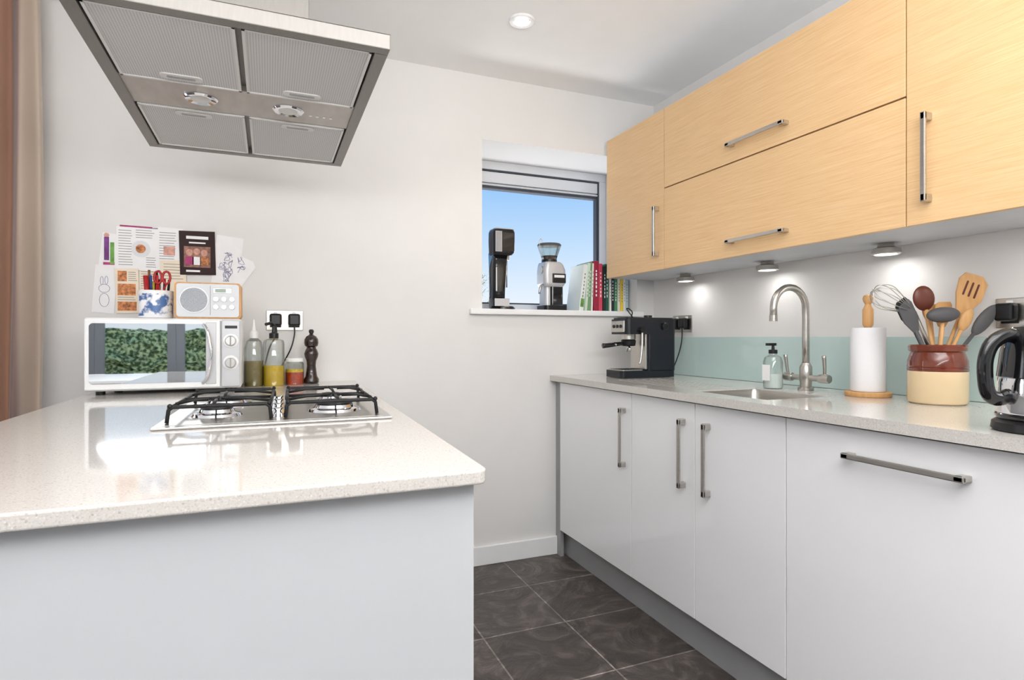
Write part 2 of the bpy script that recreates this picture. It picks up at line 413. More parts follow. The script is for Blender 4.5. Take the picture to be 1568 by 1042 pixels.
# ------------------------------------------------------------ wall units
b=B('wall_cabinets'); XC=1.64; CB,CT=1.42,2.14
b.box(XC+.021,XR-.002,.48,2.665,CB+.012,CT,M_grey)
b.box(XC+.021,XR-.002,.48,2.667,CB,CB+.012,M_grey)
b.box(XC+.0195,XC+.0215,.484,2.66,CB+.01,CT-.002,M_carc)
for (ya,yb,za,zb_) in [(2.18,2.665,CB-.002,CT),(1.094,2.18,1.782,CT),(1.094,2.18,CB-.002,1.779),(.48,1.094,CB-.002,CT)]:
    b.box(XC,XC+.019,ya+.0018,yb-.0018,za+.001,zb_-.001,M_oak,0.001)
handle(b,'z',(XC,2.222,1.593),.228)
handle(b,'y',(XC,1.63,1.845),.275)
handle(b,'y',(XC,1.63,1.476),.275)
handle(b,'z',(XC,1.03,1.593),.24)
b.done()
for yy in (2.33,1.82,1.32,.82):
    b=B('under_cabinet_light'); x=1.88
    b.lathe([(0,CB-.001),(.024,CB-.001),(.026,CB-.012),(.042,CB-.018),(.044,CB-.034),(.040,CB-.037),(.034,CB-.037),(.034,CB-.03),(0,CB-.03)],(x,yy,0),M_steel,36)
    b.lathe([(0,CB-.0345),(.033,CB-.0345),(.033,CB-.031),(0,CB-.031)],(x,yy,0),M_emit,30)
    b.done()
    l=bpy.data.lights.new('ucl','AREA'); l.shape='DISK'; l.size=.066; l.energy=.24; l.color=(1,.98,.95)
    o=bpy.data.objects.new('under_cabinet_lamp',l); o.location=(x,yy,CB-.042); scene.collection.objects.link(o)

# ------------------------------------------------------------ island
b=B('kitchen_island')
r=.022
poly=[(-.575,.81)]
for k in range(7):
    a=math.radians(-90+90*k/6); poly.append((.30-r+r*math.cos(a),.81+r+r*math.sin(a)))
poly+=[(.357,YB-.001),(-.575,YB-.001)]
b.prism(poly,.8945,.916,M_quartz,bev=.0035,seg=3)
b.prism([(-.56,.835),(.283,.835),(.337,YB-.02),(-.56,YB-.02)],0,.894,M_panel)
b.done()

b=B('gas_hob')
hx0,hx1,hy0,hy1=-.228,.272,1.403,1.90
b.prism([(hx0,hy0),(hx1,hy0),(hx1+.015,hy1),(hx0+.015,hy1)],.9165,.9225,M_satin,bev=.0025)
b.prism([(hx0+.02,hy0+.02),(hx1-.02,hy0+.02),(hx1-.006,hy1-.02),(hx0+.034,hy1-.02)],.9226,.9235,M_steel)
bc=[(-.115,1.57),(.155,1.57),(-.105,1.78),(.165,1.78)]
for i,(x,y) in enumerate(bc):
    rr=[.036,.046,.046,.028][i]
    b.lathe([(0,0),(rr+.02,0),(rr+.016,.006),(rr+.004,.009),(rr,.016),(0,.016)],(x,y,.9235),M_chrome,36)
    b.lathe([(0,.016),(rr-.002,.016),(rr,.020),(rr-.004,.026),(0,.027)],(x,y,.9235),M_black,36)
for i in range(4):
    b.lathe([(0,0),(.018,0),(.017,.004),(.014,.018),(.012,.02),(0,.02)],(.02+(.002*i),1.50+i*.10,.9235),M_chrome,24)
zt_=.958
def bar(p,q,r=.004): b.tube([p,q],r,M_iron,8)
for (xa,xb,cs) in [(-.205,.005,(0,2)),(.035,.245,(1,3))]:
    ya,yb=1.462,1.875
    sh=lambda y:(y-1.46)*.03
    c=[(xa,ya),(xb,ya),(xb+sh(yb),yb),(xa+sh(yb),yb)]
    b.tube([(c[0][0],c[0][1],.924),(c[0][0]+.003,c[0][1]+.003,.951),(c[0][0]+.012,c[0][1],zt_),(c[1][0]-.012,c[1][1],zt_),(c[1][0]-.003,c[1][1]+.003,.951),(c[1][0],c[1][1],.924)],.0042,M_iron,10)
    b.tube([(c[3][0],c[3][1],.924),(c[3][0]+.003,c[3][1]-.003,.951),(c[3][0]+.012,c[3][1],zt_),(c[2][0]-.012,c[2][1],zt_),(c[2][0]-.003,c[2][1]-.003,.951),(c[2][0],c[2][1],.924)],.0042,M_iron,10)
    bar((c[0][0]+.004,ya+.004,.954),(c[3][0]+.004,yb-.004,.954),.0042); bar((c[1][0]-.004,ya+.004,.954),(c[2][0]-.004,yb-.004,.954),.0042)
    ym=(ya+yb)/2
    bar((xa+.01,ym,.955),(xb,ym,.955))
    for yy in (ya+.0,yb): 
        for xx in (xa+.006,xb-.004): b.ball((xx+sh(yy),yy,.960),.0055,M_iron,sub=2)
    for ci in cs:
        x,y=bc[ci]
        for dx,dy in ((1,0),(-1,0),(0,1),(0,-1)):
            if dx: ex=(xb if dx>0 else xa)+sh(y); p=(ex,y,.954); q=(x+dx*.018,y,.962)
            else:
                ey=(ym if (dy>0)==(y<ym) else (ya if dy<0 else yb)); p=(x,ey,.955 if ey==ym else zt_); q=(x,y+dy*.018,.962)
            b.tube([p,((p[0]+q[0])/2,(p[1]+q[1])/2,.962),q],.0038,M_iron,8)
b.done()

# ------------------------------------------------------------ hood
b=B('cooker_hood')
X0,X1,Y0,Y1,Z=-.352,.238,1.25,2.175,1.72
w=.028
b.box(X0,X1,Y0,Y0+w,Z,Z+.032,M_hooddim,.002); b.box(X0,X1,Y1-w,Y1,Z,Z+.032,M_hooddim,.002)
b.box(X0,X0+w,Y0+w,Y1-w,Z,Z+.032,M_hooddim,.002); b.box(X1-w,X1,Y0+w,Y1-w,Z,Z+.032,M_hooddim,.002)
b.box(X0+.01,X1-.01,Y0+.01,Y1-.01,Z+.02,Z+.031,M_hooddim)
xc=(X0+X1)/2; yc=(Y0+Y1)/2
rg=[[(X0,Y0,Z+.032),(X1,Y0,Z+.032),(X1,Y1,Z+.032),(X0,Y1,Z+.032)],[(xc-.155,yc-.155,Z+.10),(xc+.155,yc-.155,Z+.10),(xc+.155,yc+.155,Z+.10),(xc-.155,yc+.155,Z+.10)]]
loft(b,rg,M_hooddim,True,True,False)
b.box(xc-.15,xc+.15,yc-.15,yc+.15,Z+.09,ZC-.001,M_hooddim,.002)
ys0,ys1=1.615,1.79
b.box(X0+w,X1-w,ys0,ys1,Z+.006,Z+.02,M_hoodlift)
for (fa,fb,side) in [(Y0+w+.004,ys0-.003,1),(ys1+.003,Y1-w-.004,-1)]:
    for (xa,xb) in [(X0+w+.005,xc-.006),(xc+.006,X1-w-.005)]:
        b.box(xa,xb,fa,fb,Z+.004,Z+.02,M_mesh)
        fw=.006
        for q in [(xa,xb,fa,fa+fw),(xa,xb,fb-fw,fb),(xa,xa+fw,fa,fb),(xb-fw,xb,fa,fb)]:
            b.box(*q,Z+.0015,Z+.006,M_lightfr)
        hy=(fb-.035) if side>0 else (fa+.035); hx=(xa+xb)/2
        b.rbox(hx-.045,hx+.045,hy-.014,hy+.014,Z+.001,Z+.006,M_lightfr,.013,'z')
        b.rbox(hx-.03,hx+.03,hy-.006,hy+.006,Z+.0,Z+.006,M_plinth,.005,'z')
for dx in (-.105,.105):
    b.lathe([(.024,Z+.006),(.024,Z+.001),(.036,Z-.001),(.040,Z+.003),(.040,Z+.007)],(xc+dx,1.70,0),M_chrome,40)
    b.lathe([(0,Z+.0005),(.024,Z+.0005),(.024,Z+.004),(0,Z+.004)],(xc+dx,1.70,0),M_lightfr,32)
for k in range(4): b.cyl((X1-w-.05-.018*k,1.72,Z+.004),.004,.003,M_chrome)
b.done()

# ------------------------------------------------------------ microwave
b=B('microwave')
mx0,mx1,my=-.565,-.093,2.332
b.box(mx0,mx1,my,2.66,.929,1.176,M_whitepl,.007,3)
b.box(mx0+.004,-.160,my-.016,my+.002,.934,1.172,M_whitepl,.005,3)
b.rbox(mx0+.018,-.205,my-.0185,my-.012,.955,1.157,M_mirror,.012,'y')
b.box(-.205,-.172,my-.0183,my-.012,.946,1.163,M_silverpl,.002)
b.box(-.157,mx1-.002,my-.012,my+.002,.934,1.172,M_silverpl,.004)
b.tube([(-.212,my-.018,1.155),(-.198,my-.035,1.13),(-.186,my-.043,1.05),(-.198,my-.035,.975),(-.214,my-.018,.95)],[.006,.006],M_chrome,12,smoothn=6)
for zz in (1.098,1.02):
    b.lathe([(0,0),(.026,0),(.025,.004),(0,.004)],(-.126,my-.012,zz),M_whitepl,32,Matrix.Rotation(math.pi/2,4,'X'))
    b.lathe([(0,.004),(.019,.004),(.017,.02),(.015,.022),(0,.022)],(-.126,my-.012,zz),M_satin,32,Matrix.Rotation(math.pi/2,4,'X'))
    b.box(-.128,-.124,my-.038,my-.030,zz-.015,zz+.015,M_plinth,.001)
b.box(-.145,-.105,my-.0135,my-.011,1.142,1.152,M_black)
for xx in (mx0+.04,mx1-.04):
    for yy in (my+.03,2.62): b.cyl((xx,yy,.9165),.014,.0135,M_black)
b.done()

b=B('tabletop_radio'); r0,r1,ry=-.308,-.094,2.36
b.rbox(r0,r1,ry,ry+.11,1.1775,1.306,M_wood,.012,'y')
b.rbox(r0+.007,r1-.007,ry-.004,ry+.01,1.183,1.301,M_radio,.010,'y')
b.lathe([(0,0),(.044,0),(.043,.003),(0,.004)],(r0+.062,ry-.004,1.243),P('speaker_grille',srgb(168,172,178),0.6,var=0.3,vscale=400),40,Matrix.Rotation(math.pi/2,4,'X'))
b.lathe([(.044,0),(.047,0),(.047,.003),(.044,.003)],(r0+.062,ry-.004,1.243),M_silverpl,40,Matrix.Rotation(math.pi/2,4,'X'))
b.box(r0+.122,r1-.03,ry-.0055,ry-.003,1.268,1.288,M_silverpl,.001)
b.box(r0+.130,r1-.05,ry-.0062,ry-.003,1.272,1.284,P('lcd',srgb(150,165,150),.3))
for i in range(3):
    for j in range(2):
        b.lathe([(0,0),(.0095,0),(.0085,.006),(0,.006)],(r0+.132+i*.026,ry-.004,1.247-j*.028),M_steel,20,Matrix.Rotation(math.pi/2,4,'X'))
b.box(r0+.113,r0+.115,ry-.0045,ry-.003,1.19,1.295,M_plinth)
b.done()

b=B('pen_pot'); cx,cy,cz=-.372,2.42,1.1775
b.lathe([(0,0),(.05,0),(.053,.003),(.0545,.095),(.0535,.098),(.050,.095),(.049,.006),(0,.006)],(cx,cy,cz),M_paper,40)
b.lathe([(.0534,.008),(.0546,.085),(.0545,.086),(.0530,.008)],(cx,cy,cz),M_cupblue,40)
cols=[(30,30,34),(200,40,40),(40,70,140),(230,200,60),(60,120,80),(240,240,240),(120,70,40),(20,20,20)]
for i in range(11):
    a=random.uniform(0,6.28); rr=random.uniform(.005,.034); h=random.uniform(.115,.16)
    col=cols[i%8]; mm=P('pen_%d'%i,srgb(*col),.4)
    p=Vector((cx+rr*math.cos(a),cy+rr*math.sin(a),cz+.01)); q=Vector((cx+rr*1.35*math.cos(a),cy+rr*1.35*math.sin(a),cz+h))
    b.tube([p,q,q+Vector((0,0,.012))],.0042,mm,8)
for s_ in (-1,1):
    c0=Vector((cx+.022+s_*.013,cy-.02,cz+.145)); 
    b.tube([c0+Vector((.012*math.cos(t),0,.022*math.sin(t))) for t in [k*math.pi/6 for k in range(12)]],.004,M_red,8,closed=True)
    b.tube([c0+Vector((0,0,-.022)),(cx+.018,cy-.018,cz+.08),(cx+.01,cy-.01,cz+.01)],.003,M_red,8)
b.tube([(cx-.02,cy-.02,cz+.02),(cx-.028,cy-.025,cz+.15)],.008,M_red,10)
b.done()

# ------------------------------------------------------------ pinned papers
b=B('pinned_paper_clippings')
def pm(name,c,var=.02,vs=30): return P(name,srgb(*c),.75,var=var,vscale=vs)
Pw=pm('newsprint',(243,242,243)); Pc=pm('magazine_cream',(240,226,206)); Pd=pm('cover_brown',(52,34,34),.1)
Pt=pm('ink_text',(140,136,134)); Pp=pm('print_purple',(120,66,130),.4); Pg=pm('print_green',(110,160,80),.4); Pf=pm('print_food',(196,128,84),.6,90); Pk=pm('print_skin',(206,156,140),.3,60); Pr=pm('print_magenta',(176,70,120),.3); Ps=pm('sketch_ink',(130,128,165))
def sheet(x0,x1,z0,z1,k,mat,ang=0):
    c=Vector(((x0+x1)/2,0,(z0+z1)/2)); M=Matrix.Translation((c.x,0,c.z))@Matrix.Rotation(math.radians(ang),4,'Y')@Matrix.Translation((-c.x,0,-c.z))
    b.box(x0,x1,YB-.0012*k-.0006,YB-.0012*k+.0004,z0,z1,mat,0,M=M)
def lines(x0,x1,z0,z1,k,n,mat=Pt):
    for i in range(n):
        z=z0+(z1-z0)*(i+.5)/n; b.box(x0,x1-random.uniform(0,.2)*(x1-x0),YB-.0012*k-.0009,YB-.0012*k,z-.0011,z+.0011,mat)
sheet(-.54,-.43,1.47,1.550,1,Pr,1); sheet(-.45,-.36,1.47,1.546,1,Pp,-3)
sheet(-.625,-.552,1.205,1.39,1,Pw,4); sheet(-.602,-.545,1.385,1.515,2,Pw,6)
b.box(-.590,-.574,YB-.005,YB-.003,1.41,1.50,Pp); b.box(-.570,-.557,YB-.005,YB-.003,1.395,1.48,Pg); b.ball((-.582,YB-.004,1.507),.009,Pk,(1,.1,1)); b.box(-.593,-.556,YB-.0048,YB-.003,1.392,1.402,Pr)
sheet(-.551,-.408,1.375,1.543,3,Pw,1); lines(-.543,-.495,1.39,1.535,3,14); lines(-.485,-.418,1.50,1.538,3,4); lines(-.45,-.415,1.385,1.43,3,5)
b.lathe([(0,0),(.032,0),(.032,.001),(0,.001)],(-.468,YB-.005,1.46),pm('plate_white',(225,226,230)),28,Matrix.Rotation(math.pi/2,4,'X'))
b.lathe([(0,0),(.017,0),(.017,.001),(0,.001)],(-.468,YB-.0065,1.46),Pf,20,Matrix.Rotation(math.pi/2,4,'X'))
sheet(-.553,-.474,1.205,1.38,4,Pc,-2); 
for (xa,xb,za,zb2) in [(-.545,-.515,1.33,1.37),(-.545,-.485,1.275,1.32),(-.545,-.482,1.215,1.25)]:
    b.box(xa,xb,YB-.0064,YB-.005,za,zb2,Pf)
lines(-.510,-.480,1.33,1.37,4,5); lines(-.545,-.482,1.253,1.272,4,2)
sheet(-.474,-.40,1.24,1.38,2,Pc,2); lines(-.468,-.41,1.30,1.375,2,8)
sheet(-.414,-.325,1.30,1.55,2,Pw,2); lines(-.405,-.345,1.42,1.535,2,11); b.box(-.39,-.35,YB-.0042,YB-.003,1.44,1.475,Pk)
sheet(-.40,-.31,1.28,1.42,4,Pc,-3); lines(-.39,-.32,1.34,1.41,4,6); 
sheet(-.334,-.204,1.365,1.543,5,Pd,-1.5); b.box(-.318,-.222,YB-.0082,YB-.006,1.395,1.48,pm('cover_photo',(150,110,98),.5,60))
for i,(xx,zz) in enumerate([(-.298,1.455),(-.272,1.46),(-.245,1.455)]):
    b.ball((xx,YB-.0085,zz),.0125,Pk,(1,.08,1.1)); b.box(xx-.015,xx+.015,YB-.0086,YB-.008,1.405,1.438,[Pr,Pw,Pf][i])
b.box(-.31,-.23,YB-.0082,YB-.006,1.51,1.522,Pw); b.box(-.30,-.24,YB-.0082,YB-.006,1.492,1.498,Pw); b.box(-.31,-.26,YB-.0082,YB-.006,1.376,1.384,Pw)
sheet(-.21,-.108,1.33,1.53,1,Pw,6)
poly=[(-.205,1.318),(-.11,1.318),(-.052,1.405),(-.062,1.43),(-.112,1.452),(-.108,1.50),(-.205,1.50)]
Mx=Matrix(((1,0,0,0),(0,0,1,0),(0,1,0,0),(0,0,0,1)))
b.prism([(p[0],p[1]) for p in poly],YB-.0038,YB-.003,Pw,M=Mx)
for i in range(8):
    c0=(random.uniform(-.185,-.105),random.uniform(1.35,1.47)); pts=[]
    for k in range(9): pts.append((c0[0]+random.uniform(-.018,.018),YB-.0045,c0[1]+random.uniform(-.02,.02)))
    b.tube(pts,.0008,Ps,4,smoothn=4)
el=lambda cx_,cz_,rx,rz:b.tube([(cx_+rx*math.cos(t),YB-.0022,cz_+rz*math.sin(t)) for t in [k*math.pi/8 for k in range(16)]],.0007,Ps,4,closed=True)
el(-.59,1.30,.018,.016); el(-.598,1.33,.005,.016); el(-.583,1.332,.005,.016); el(-.59,1.255,.016,.026)
b.done()

# ------------------------------------------------------------ sockets
def socket(name,wall,c,w,plugs,hh=.043):
    b=B(name)
    def bx(u0,u1,d0,d1,z0,z1,mat,bev=0):
        if wall=='back': b.box(c[0]+u0,c[0]+u1,YB-d1,YB-d0,c[1]+z0,c[1]+z1,mat,bev)
        else: b.box(XR-d1,XR-d0,c[0]-u1,c[0]-u0,c[1]+z0,c[1]+z1,mat,bev)
    bx(-w/2,w/2,.0005,.007,-hh,hh,M_steel,.002)
    for u in ([-.037,.037] if w>.1 else [0]):
        bx(u-.022,u+.022,.007,.009,-.03,.022,M_black,.001); bx(u-.008,u+.008,.007,.011,.026,.036,M_whitepl,.001)
    for u in plugs:
        bx(u-.024,u+.024,.009,.042,-.024,.028,M_black,.008)
    return b
b=socket('power_socket','back',(.063,1.183),.148,[-.037,.037])
b.tube([(.10,YB-.03,1.165),(.10,YB-.035,1.12),(.085,YB-.04,1.06),(.05,YB-.03,.99),(.02,YB-.02,.93)],.003,M_black,8,smoothn=5)
b.tube([(.026,YB-.03,1.165),(.028,YB-.035,1.12),(.0,YB-.03,1.06),(-.03,YB-.02,.93)],.003,M_black,8,smoothn=5)
b.done()
b=socket('power_socket','back',(1.775,1.175),.086,[])
b.tube([(1.775,YB-.02,1.16),(1.79,YB-.06,1.24),(1.74,YB-.08,1.26),(1.80,YB-.09,1.18),(1.845,YB-.06,1.1),(1.85,YB-.03,.92)],.003,M_black,8,smoothn=6)
b.done()
b=socket('power_socket','right',(2.46,1.18),.148,[-.037,.03])
b.tube([(XR-.03,2.43,1.165),(XR-.04,2.42,1.10),(XR-.05,2.43,1.03),(XR-.08,2.45,.93)],.003,M_black,8,smoothn=5)
b.done()
b=socket('power_socket','right',(.975,1.18),.148,[-.037,.037])
b.tube([(XR-.035,.94,1.165),(XR-.035,.93,1.08),(XR-.03,.91,.95),(XR-.03,.90,.92)],.003,M_black,8,smoothn=5)
b.done()

# ------------------------------------------------------------ bottles, mill
T=.9165
b=B('pepper_mill')
b.lathe([(0,0),(.028,0),(.031,.004),(.031,.018),(.024,.03),(.021,.05),(.018,.075),(.020,.095),(.027,.112),(.029,.125),(.024,.14),(.019,.148),(.019,.152),(.026,.158),(.029,.17),(.028,.185),(.02,.198),(.010,.203),(.007,.208),(.010,.214),(.011,.221),(.007,.227),(0,.228)],(.165,2.615,T),M_pepper,32)
b.done()
b=B('oil_bottle'); c=(.018,2.555,T)
b.lathe([(0,0),(.037,0),(.039,.004),(.039,.08),(0,.08)],c,M_oil,32)
b.lathe([(.0395,.0),(.0402,.004),(.0402,.17),(.036,.182),(.016,.19),(.015,.205)],c,M_glass,32)
b.lathe([(0,.19),(.018,.19),(.018,.21),(.008,.214),(.006,.245),(0,.245)],c,M_black,24)
b.tube([(c[0],c[1],c[2]+.24),(c[0]-.01,c[1]-.01,c[2]+.25),(c[0]-.03,c[1]-.03,c[2]+.245)],.006,M_black,10,smoothn=3)
b.done()
b=B('vinegar_bottle'); c=(-.056,2.555,T)
b.lathe([(0,0),(.032,0),(.034,.004),(.034,.10),(0,.10)],c,M_vine,32)
b.lathe([(.0345,.0),(.0352,.004),(.0352,.15),(.028,.178),(.014,.19),(.013,.20)],c,M_glass,32)
b.lathe([(0,.19),(.016,.19),(.017,.215),(.009,.22),(.006,.24),(.003,.265),(0,.266)],c,M_whitepl,24)
b.done()
b=B('spice_jar'); c=(.098,2.60,T)
b.lathe([(0,0),(.034,0),(.036,.004),(.036,.05),(0,.05)],c,P('chilli_red',srgb(190,70,30),.4,var=.4,vscale=90),28)
b.lathe([(0,.05),(.035,.05),(.035,.062),(0,.062)],c,P('jar_yellow',srgb(220,190,60),.4,var=.3,vscale=90),28)
b.lathe([(.0365,0),(.037,.004),(.037,.085),(.03,.095)],c,M_glass,28)
b.lathe([(0,.093),(.034,.093),(.034,.106),(.031,.108),(0,.108)],c,M_paper,28)
b.done()
b=B('hand_soap_dispenser'); c=(1.775,1.69,T)
b.lathe([(.001,0),(.032,0),(.035,.004),(.035,.10),(.030,.118),(.014,.128),(.013,.135)],c,M_glass,32)
b.lathe([(0,.002),(.032,.002),(.033,.005),(.033,.055),(0,.055)],c,P('soap_liquid',srgb(226,232,228),.1,var=.01),32)
b.box(c[0]-.036,c[0]-.0345,c[1]-.018,c[1]+.018,T+.03,T+.09,M_whitepl)
b.lathe([(0,.132),(.016,.132),(.016,.146),(.006,.148),(.005,.165),(0,.165)],c,M_black,20)
b.rbox(c[0]-.032,c[0]+.012,c[1]-.009,c[1]+.009,T+.162,T+.172,M_black,.006,'z')
b.done()
b=B('paper_towel_holder'); c=(1.827,1.344,T)
b.lathe([(0,0),(.066,0),(.068,.003),(.068,.013),(.065,.016),(0,.016)],c,M_wood,40)
b.lathe([(.02,.017),(.050,.017),(.0515,.02),(.0515,.222),(.050,.225),(.02,.225),(.02,.2)],c,M_roll,44)
b.lathe([(0,.016),(.010,.016),(.010,.225),(.016,.235),(.0165,.25),(.0165,.285),(.010,.298),(.009,.303),(.014,.312),(.016,.322),(.012,.332),(0,.336)],c,M_wood,28)
b.done()

# ------------------------------------------------------------ utensil crock
cR=Vector((math.cos(YAW),-math.sin(YAW),0)); cF=Vector((math.sin(YAW),math.cos(YAW),0))
b=B('utensil_crock'); c=Vector((1.817,1.12,T))
b.lathe([(0,0),(.068,0),(.073,.004),(.075,.012),(.075,.095)],c,M_cream,44)
b.lathe([(.075,.095),(.0745,.125),(.068,.145),(.066,.15),(.072,.155),(.073,.168),(.070,.172),(.064,.168),(.060,.15),(.066,.12),(.066,.02),(0,.02)],c,M_brown,44)
for zz in (.10,.108): b.lathe([(.075,zz-.002),(.0768,zz),(.075,zz+.002)],c,M_brown,44)
def _ell(a,bb,cc):
    t=bmesh.new(); bmesh.ops.create_icosphere(t,subdivisions=3,radius=1); bmesh.ops.scale(t,vec=(a,bb,cc),verts=t.verts); return t
def utensil(off,z,dep,mat,shape,w,l,thick=.006,hmat=None,hr=.0055):
    hmat=hmat or mat
    head=c+cR*off+cF*dep; head.z=z
    foot=c-cR*(off*.25)+cF*(-dep*.2); foot.z=T+.03
    d=(head-foot).normalized()
    nn=-cF; nn=(nn-d*nn.dot(d)).normalized(); sd=d.cross(nn)
    st=head-d*(l*.45)
    b.tube([foot,st],hr,hmat,10)
    M=Matrix((( sd.x,d.x,nn.x,head.x),(sd.y,d.y,nn.y,head.y),(sd.z,d.z,nn.z,head.z),(0,0,0,1)))
    if shape=='spoon': b.add(_ell(w/2,l/2,thick),mat,True,M)
    elif shape=='turner':
        pl=[(-w*.18,-l/2),(w*.18,-l/2),(w*.5,-l*.1),(w*.5,l*.38),(w*.38,l*.5),(-w*.30,l*.42),(-w*.5,l*.3),(-w*.5,-l*.1)]
        b.prism(pl,-thick/2,thick/2,mat,M=M,bev=.0015)
    elif shape=='slotted':
        pl=[(-w*.16,-l/2),(w*.16,-l/2),(w*.5,-l*.05),(w*.5,l*.36),(w*.25,l*.5),(-w*.35,l*.47),(-w*.5,l*.3),(-w*.42,-l*.05)]
        b.prism(pl,-thick/2,thick/2,mat,M=M,bev=.0015)
        for sx in (-.2,0,.2): b.rbox(sx*w-.003,sx*w+.003,-l*.05,l*.3,thick/2,thick/2+.0006,M_woodd,.0028,'z',M=M)
utensil(.083,1.235,-.01,M_wood,'slotted',.085,.125,.006)
utensil(-.040,1.225,0.0,M_woodd,'spoon',.064,.075,.010,hmat=M_wood)
utensil(-.012,1.175,-.04,M_blk_rub,'spoon',.095,.045,.02,hmat=M_wood)
utensil(-.095,1.170,-.02,M_blk_rub,'turner',.045,.10,.005)
utensil(-.070,1.18,.03,M_black,'turner',.045,.10,.004)
utensil(.115,1.160,-.03,M_blk_rub,'spoon',.042,.105,.010)
utensil(.06,1.16,-.03,M_wood,'spoon',.035,.07,.008)
utensil(.03,1.18,.02,M_wood,'turner',.05,.08,.006)
utensil(.005,1.19,.04,M_wood,'spoon',.045,.07,.008)
foot=c+cR*.03; foot.z=T+.04
neck=c-cR*.075-cF*.01; neck.z=1.185
tip=c-cR*.20-cF*.02; tip.z=1.245
b.tube([foot,c-cR*.03+Vector((0,0,.18)),neck],.006,M_steel,10,smoothn=4)
d=(tip-neck); dn=d.normalized(); s1=dn.cross(Vector((0,0,1))).normalized(); s2=dn.cross(s1)
for k in range(5):
    a=math.pi*k/5; e=s1*math.cos(a)+s2*math.sin(a)
    pts=[neck+e*.004,neck+d*.35+e*.022,neck+d*.7+e*.036,neck+d*.93+e*.024,tip,neck+d*.93-e*.024,neck+d*.7-e*.036,neck+d*.35-e*.022,neck-e*.004]
    b.tube(pts,.0012,M_steel,6,smoothn=5)
b.done()

# ------------------------------------------------------------ kettle
b=B('electric_kettle'); c=Vector((1.452,.70,T))+cR*.018
b.lathe([(0,0),(.085,0),(.09,.004),(.088,.018),(.08,.024),(0,.024)],c,M_black,44)
b.lathe([(0,.025),(.080,.025),(.083,.03),(.083,.035),(.080,.037)],c,M_blackgl,44)
b.lathe([(.080,.037),(.081,.04),(.079,.10),(.077,.11)],c,M_chrome,44)
b.lathe([(.077,.11),(.080,.112),(.074,.165),(.066,.20),(.055,.215),(.03,.223),(.012,.225),(.012,.235),(0,.237)],c,M_blackgl,44)
h=-cR*1.0
def hp(o,z): v=c+h*o; v.z=z; return v
b.tube([hp(.050,T+.190),hp(.08,T+.198),hp(.110,T+.182),hp(.124,T+.150),hp(.125,T+.11),hp(.118,T+.078),hp(.098,T+.068),hp(.076,T+.075)],.0115,M_blackgl,14,smoothn=6,flat=1.3)
b.done()

# ------------------------------------------------------------ espresso machine
b=B('espresso_machine'); ya,yb=2.345,2.495
b.rbox(1.525,1.835,ya,yb,.918,.952,M_navy,.02,'z')
b.rbox(1.535,1.655,ya+.01,yb-.01,.952,.956,M_steel,.012,'z')
for i in range(7): b.box(1.545+i*.015,1.549+i*.015,ya+.02,yb-.02,.956,.9575,M_black)
b.rbox(1.675,1.835,ya,yb,.95,1.14,M_navy,.015,'z')
b.box(1.665,1.68,ya+.012,yb-.012,.955,1.13,M_steel,.003)
b.rbox(1.555,1.838,ya-.002,yb+.002,1.125,1.198,M_navy,.022,'z')
b.rbox(1.565,1.83,ya+.004,yb-.004,1.198,1.205,M_blackgl,.018,'z')
b.box(1.549,1.560,ya+.02,yb-.02,1.135,1.19,M_steel,.003)
for i in range(3): b.cyl((1.549,ya+.045+i*.03,1.163),.008,.004,M_black,'-x',20)
b.cyl((1.612,(ya+yb)/2,1.098),.034,.03,M_steel,bev=.003)
b.cyl((1.612,(ya+yb)/2,1.068),.033,.03,M_black,bev=.004,r2=.036)
b.tube([(1.585,(ya+yb)/2,1.08),(1.55,(ya+yb)/2-.004,1.078),(1.49,(ya+yb)/2-.01,1.072),(1.462,(ya+yb)/2-.012,1.07)],[.008,.0125],M_blackgl,14,smoothn=3)
b.cyl((1.535,(ya+yb)/2-.006,1.0765),.0105,.012,M_chrome,'-x',18)
for s_ in (-1,1): b.tube([(1.612,(ya+yb)/2,1.07),(1.612,(ya+yb)/2+s_*.012,1.058),(1.612,(ya+yb)/2+s_*.014,1.042)],.005,M_chrome,10)
b.tube([(1.63,ya-.012,1.14),(1.625,ya-.02,1.08),(1.615,ya-.024,1.01),(1.605,ya-.026,.985)],[.006,.005],M_steel,12,smoothn=3)
b.cyl((1.63,ya+.005,1.145),.013,.025,M_black,'-y')
b.cyl((1.765,ya-.001,1.163),.017,.014,M_black,'-y',24,bev=.002)
b.cyl((1.70,ya+.04,1.2045),.02,.012,M_black)
b.done()

# ------------------------------------------------------------ windowsill things
SZ=1.2505
b=B('soda_maker'); cx,cy=1.118,2.86
b.lathe([(0,0),(.066,0),(.068,.004),(.066,.014),(.058,.018),(0,.018)],(cx+.01,cy,SZ),M_blackgl,40,sy=1.0)
b.lathe([(0,.018),(.045,.018),(.042,.022),(0,.022)],(cx+.022,cy-.012,SZ),M_steel,32)
rg=[]
for (z,ox,wx,wy) in [(.012,-.018,.033,.05),(.10,-.016,.034,.05),(.22,-.014,.037,.052),(.30,-.010,.043,.054)]:
    rg.append([(cx+ox+p[0],cy+.01+p[1],SZ+z) for p in rrect(-wx,wx,-wy*.9,wy*.9,.02)])
loft(b,rg,M_blackgl,True,True)
rg=[]
for (z,x0,x1) in [(.285,-.052,.05),(.30,-.054,.062),(.36,-.056,.066),(.405,-.055,.066),(.418,-.05,.06)]:
    rg.append([(cx+p[0],cy+p[1],SZ+z) for p in rrect(x0,x1,-.05,.05,.022)])
loft(b,rg,M_black,True,True)
b.box(cx-.045,cx+.056,cy-.054,cy-.048,SZ+.305,SZ+.40,M_blackgl,.002)
for i in range(8): b.box(cx-.048+i*.0045,cx-.0455+i*.0045,cy-.0565,cy-.05,SZ+.30,SZ+.405,M_silverpl)
